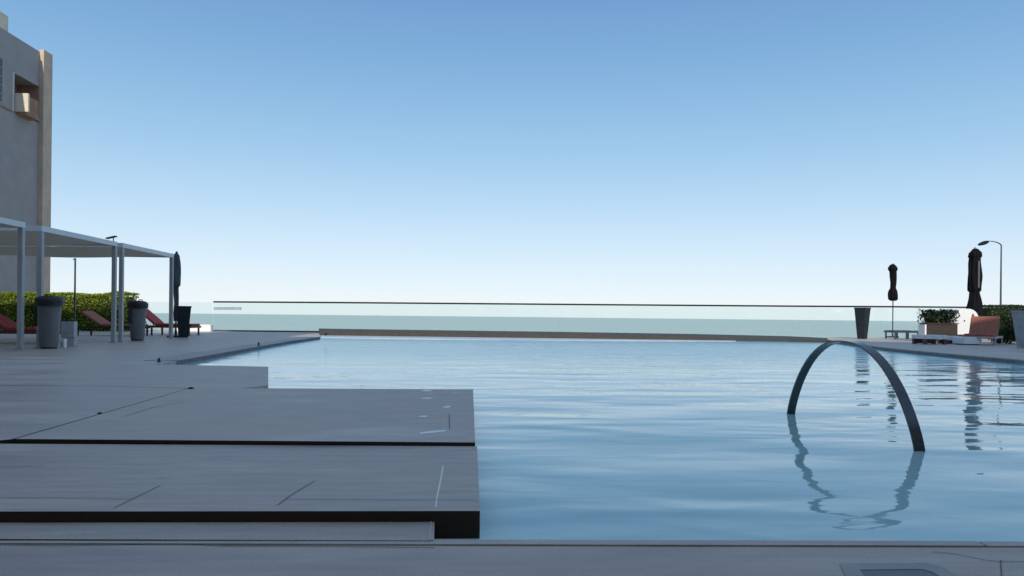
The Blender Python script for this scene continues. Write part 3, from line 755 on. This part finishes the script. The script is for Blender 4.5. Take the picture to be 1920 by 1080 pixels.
# ------------------------------------------------------------------ foliage
def leaves(mb, pts, size, rnd, drop=0):
    for p in pts:
        s = size * rnd.uniform(.6, 1.35)
        n = Vector((rnd.gauss(0, 1), rnd.gauss(0, 1), rnd.gauss(.5, 1))).normalized()
        u = n.cross(Vector((rnd.gauss(0, 1), rnd.gauss(0, 1), rnd.gauss(0, 1)))).normalized(); v = n.cross(u)
        mb.add([p - u * s, p - v * s * .45, p + u * s, p + v * s * .45], [(0, 1, 2, 3)])
def hedge(a, b, depth, h, label, mt, n, size, seed, bump=.12, rnd_top=.06):
    rnd = random.Random(seed); a = Vector((a.x, a.y, 0)); b = Vector((b.x, b.y, 0)); L_ = (b - a).length; d = (b - a).normalized(); q = Vector((-d.y, d.x, 0))
    tt = thing('hedge', (a.x, a.y, -.2), label, 'hedge')
    def surf(u, v, z):
        return d * u + q * v + Vector((0, 0, z))
    pts = []
    for i in range(n):
        f = rnd.random(); u = rnd.uniform(0, L_)
        hh = h + rnd_top * noise.noise(Vector((u * .9 + seed, 0, 0))) * 2 + .05 * noise.noise(Vector((u * 4, 3, 0)))
        if f < .42: v = rnd.uniform(-depth / 2, depth / 2); z = hh - abs(rnd.gauss(0, .05))
        else:
            z = rnd.uniform(0, hh); s = -1 if rnd.random() < .75 else 1
            v = s * (depth / 2 + bump * noise.noise(Vector((u * 1.7, z * 2.2, seed))) - abs(rnd.gauss(0, .06)))
            if rnd.random() < .1: u = rnd.choice((0, L_)); v = rnd.uniform(-depth / 2, depth / 2)
        pts.append(surf(u, v, z + .2))
    mb = MB(); leaves(mb, pts, size, rnd); mb.build('foliage', mt, tt)
    c = MB(); k = 24; vs = []; fs = []
    for i in range(k + 1):
        u = L_ * i / k; u = min(max(u, .1), L_ - .1)
        for v, z in ((-depth / 2 + .13, .0), (-depth / 2 + .13, h + .08), (depth / 2 - .13, h + .08), (depth / 2 - .13, 0)):
            vs.append(surf(u, v + .05 * noise.noise(Vector((u * 2, z, 1))), z + .05 * noise.noise(Vector((u * 3, v, 5)))))
    for i in range(k):
        for j in range(3): fs.append((4 * i + j, 4 * i + 4 + j, 4 * i + 5 + j, 4 * i + 1 + j))
    fs += [(0, 1, 2, 3), (4 * k + 3, 4 * k + 2, 4 * k + 1, 4 * k)]
    c.add(vs, fs); c.build('branch_core', M['core'], tt)
hedge(at(-220, 28.5, 0), at(247, 28.0, 0), 1.0, 1.46, 'bright green clipped hedge behind the left pergolas, sunlit along its top', M['leaf'], 26000, .042, 3)
hedge(at(1842, 30.4, 0), at(2150, 29.5, 0), 1.2, 1.42, 'dark green flat-topped hedge along the right edge of the deck', M['leaf_d'], 16000, .04, 5, rnd_top=.02)
# loose shrub in front of the right hedge
def shrub(name, loc, label, mt, n, blobs, size, seed, stems=6):
    rnd = random.Random(seed); tt = thing(name, loc, label, 'shrub')
    st = MB()
    for k in range(stems):
        c, r = rnd.choice(blobs); st.tube([(rnd.uniform(-.1, .1), rnd.uniform(-.1, .1), 0), (c[0] * .5, c[1] * .5, c[2] * .5), (c[0], c[1], c[2])], [.018, .013, .006], 6)
    st.build('stem', M['bark'], tt)
    pts = []
    for i in range(n):
        c, r = rnd.choice(blobs); v = Vector((rnd.gauss(0, 1), rnd.gauss(0, 1), rnd.gauss(0, 1))).normalized() * (r * rnd.uniform(.45, 1.05) * (1 + .3 * noise.noise(Vector((i * .01, seed, 0)))))
        p = Vector(c) + v
        if p.z > .02: pts.append(p)
    mb = MB(); leaves(mb, pts, size, rnd); mb.build('foliage', mt, tt)
    return tt
shrub('shrub', at(1893, 23.5, zR), 'loose dark green shrub between the orange lounger and the grey planter on the right', M['leaf_d'], 7000,
      [((-.35, 0, .22), .26), ((0, 0, .35), .34), ((.25, .1, .55), .36), ((.5, .1, .4), .34), ((.1, .15, .8), .28), ((.45, .1, .8), .25), ((.7, .2, .6), .3)], .04, 11)
# brown planter box with arching leaves
bx = thing('planter_box', at(1760, 25.2, zR), 'brown boxed planter overflowing with arching dark leaves beside the white pod chair', 'planter', R(-3))
b = MB(); b.box(-.52, .52, -.22, .22, 0, .60, b=.012); b.box(-.55, .55, -.25, .25, .602, .63); b.build('box', M['wood'], bx)
b = MB(); b.box(-.58, -.525, -.2, .2, 0, .58); b.build('side_panel', M['white'], bx)
b = MB(); b.box(-.48, .48, -.19, .19, .631, .64); b.build('soil', M['soil'], bx)
pn = thing('leafy_plant', at(1758, 25.2, zR + .64), 'dark arching leafy plant growing out of the brown planter box', 'plant')
rnd = random.Random(4); mb = MB(); stm = MB()
for k in range(120):
    bxp = rnd.uniform(-.42, .42); a = rnd.uniform(0, 2 * math.pi); ln = rnd.uniform(.2, .52); hgt = rnd.uniform(.12, .48)
    dv = Vector((math.cos(a) * .9 + bxp * 1.1, math.sin(a) * .6, 0)); pts = []
    for j in range(7):
        u = j / 6; pts.append(Vector((bxp, rnd.uniform(-.02, .02), 0)) + dv * ln * u + Vector((0, 0, hgt * 4 * u * (1 - u * .62) * .62)))
    side = Vector((-dv.y, dv.x, 0)).normalized()
    vs = []; 
    for j, p in enumerate(pts):
        wd_ = .035 * math.sin(math.pi * min(1, (j + .6) / 6.5)) + .004; vs += [p - side * wd_, p + side * wd_]
    mb.add(vs, [(2 * j, 2 * j + 1, 2 * j + 3, 2 * j + 2) for j in range(6)])
leaves(mb, [Vector((rnd.uniform(-.62, .68), rnd.gauss(0, .16), rnd.uniform(.02, .44))) for _ in range(750)], .05, rnd)
mb.build('foliage', M['leaf_k'], pn)
for k in range(7): stm.tube([(-.36 + .12 * k, 0, -.01), (-.34 + .12 * k, 0, .12), (-.45 + .15 * k, .02, .26)], [.012, .01, .006], 6)
stm.build('stem', M['bark'], pn)

# low white bench by the left glass
wb = thing('low_white_wall', at(372, 28.6, zL), 'low bright white wall behind the red lounger and the dark planter', 'wall')
b = MB(); b.box(-.8, .52, -.15, .15, 0, .27, b=.02); b.build('block', M['white'], wb)

# ------------------------------------------------------------------ street lamp
sl = thing('street_lamp', at(1876, 58, -1.2), 'tall thin street lamp with curved arm behind the right hedge', 'street lamp')
zt = zat(1876, 460, 58) + 1.2
MB().tube([(0, 0, 0), (0, 0, 1.0), (0, 0, zt)], [.09, .08, .05], 12).build('pole', M['pole'], sl, True)
am = MB(); am.tube([(0, 0, zt - .02), (-.08, 0, zt + .10), (-.35, 0, zt + .22), (-.7, 0, zt + .30), (-1.05, 0, zt + .31)], [.05, .045, .04, .035, .03], 10); am.build('arm', M['pole'], sl, True)
hm = MB(); vs = []; n = 14; prof = [(0, .02), (.12, .14), (.35, .20), (.6, .19), (.85, .12), (.95, .02)]
Mx = Matrix.Translation((-1.0, 0, zt + .29)) @ Matrix.Rotation(R(-18), 4, 'Y') @ Matrix.Diagonal((1, 1, .75, 1))
for i, (x, r) in enumerate(prof):
    for k in range(n): t_ = 2 * math.pi * k / n; vs.append(Mx @ Vector((-x, r * math.cos(t_), r * math.sin(t_))))
fs = [(i * n + k, i * n + (k + 1) % n, i * n + n + (k + 1) % n, i * n + n + k) for i in range(len(prof) - 1) for k in range(n)] + [tuple(range(n)), tuple(range((len(prof) - 1) * n + n - 1, (len(prof) - 1) * n - 1, -1))]
hm.add(vs, fs); hm.build('lamp_head', M['rail'], sl, True)

# ------------------------------------------------------------------ building on the left
WX = -27.1; bY0, bY1, RZ = 8.0, 50.0, 17.3
ab = thing('apartment_building', (WX - 6, 29, -1.2), 'tall grey rendered apartment block with balcony recess at the left edge', 'building')
ox, oy, ozz = WX - 6, 29, -1.2
def bbox(name, x0, x1, y0, y1, z0, z1, m_, parent=ab, **k):
    b = MB(); b.box(x0 - ox, x1 - ox, y0 - oy, y1 - oy, z0 - ozz, z1 - ozz, **k); return b.build(name, m_, parent)
yr0, yr1, zr0, zr1 = 46.6, 49.3, 12.75, 15.1       # recess
wl = MB()
def wbx(x0, x1, y0, y1, z0, z1, mi=0): wl.box(x0 - ox, x1 - ox, y0 - oy, y1 - oy, z0 - ozz, z1 - ozz, mi)
wbx(WX - 12, WX, bY0, yr0, -1.2, RZ); wbx(WX - 12, WX, yr0, bY1, -1.2, zr0); wbx(WX - 12, WX, yr0, bY1, zr1, RZ)
wbx(WX - 12, WX - 1.3, yr0, bY1, zr0, zr1, 1); wbx(WX - 1.3, WX - .01, yr1, bY1, zr0, zr1, 1)
wl.build('wall', [M['bwall'], M['bbrown']], ab)
bbox('corner_fin', WX + .002, WX + .27, 49.35, 50.35, -1.2, RZ + .15, M['btan'])
bal = bbox('balcony', WX + .003, WX + .80, yr0 + .15, yr0 + .30, zr0 + .05, zr0 + 1.15, M['bcream'])
bbox('balcony_front', WX + .40, WX + .55, yr0 + .301, yr0 + 1.7, zr0 + .05, zr0 + 1.10, M['bbrown'], bal)
bbox('balcony_floor', WX + .003, WX + .60, yr0 + .302, yr0 + 1.75, zr0 - .1, zr0 + .049, M['bbrown'], bal)
bbox('sunlit_edge', WX + .001, WX + .07, yr0 - .06, yr0 - .001, zr0, zr1, M['white'])  # white strip paints in the sunlit edge of the recess
bbox('floor_ledge', WX + .001, WX + .05, 40, yr0 - .1, zr0 - .05, zr0 + .02, M['bbrown'])
bbox('brown_panel', WX - .2, WX + .012, yr0, 49.34, zr1 - .02, zr1 + .25, M['bwall'])
for (y0, z0, z1) in ((43.7, 12.9, 15.6), (40.0, 12.9, 15.6), (36.0, 12.9, 15.6)):
    wf = bbox('window', WX - .05, WX + .03, y0, y0 + 1.9, z0, z1, M['bwall'])
    bbox('pane', WX + .031, WX + .036, y0 + .1, y0 + 1.8, z0 + .1, z1 - .1, M['win'], wf)
    for k in range(4): bbox('glazing_bar', WX + .037, WX + .05, y0 + .1, y0 + 1.8, z0 + .55 + k * .5, z0 + .59 + k * .5, M['bwall'], wf)
rb = bbox('roof_block', WX - 2.2, WX - .05, 44.6, 46.15, RZ + .001, RZ + .95, M['bcream'])
rf = MB(); rf.add([(x - ox, y - oy, z - ozz) for x, y, z in ((WX - 2.2, 44.6, RZ + .951), (WX - .05, 44.6, RZ + .951), (WX - .05, 46.15, RZ + .951), (WX - 2.2, 46.15, RZ + .951), (WX - 1.1, 44.6, RZ + 1.6), (WX - 1.1, 46.15, RZ + 1.6))], [(0, 1, 4), (1, 2, 5, 4), (2, 3, 5), (3, 0, 4, 5), (3, 2, 1, 0)])
rf.build('roof', M['bcream'], rb)

# ------------------------------------------------------------------ hotel behind the camera, whose shade lies over the deck
ht = thing('hotel_building', (-5, -16, -1.2), 'unseen tall pale hotel block behind the viewer, its roofline shaped to shade the pool deck', 'building')
shade_wings = [(-36, -9.5, 19.3), (-9.499, -6.8, 17.6), (-6.799, -3.2, 19.6), (-3.199, 36, 16.0)]      # unseen roofline, heights shaped to set where the deck's shade ends
for x0, x1, hz in shade_wings:
    b = MB(); b.box(x0, x1, -7, 7, 0, hz + 1.2); b.build('wall', M['hotel'], ht)
for fl_i in range(5):
    for k in range(14):
        x = -34 + k * 4.9; z = 2.0 + fl_i * 3.15
        b = MB(); b.box(x, x + 2.6, 7.001, 7.02, z, z + 2.1); b.build('window', M['win'], ht)
    b = MB(); b.box(-35.5, 35.5, 7.03, 8.0, 1.6 + fl_i * 3.15, 1.8 + fl_i * 3.15); b.build('balcony_slab', M['hotel'], ht)
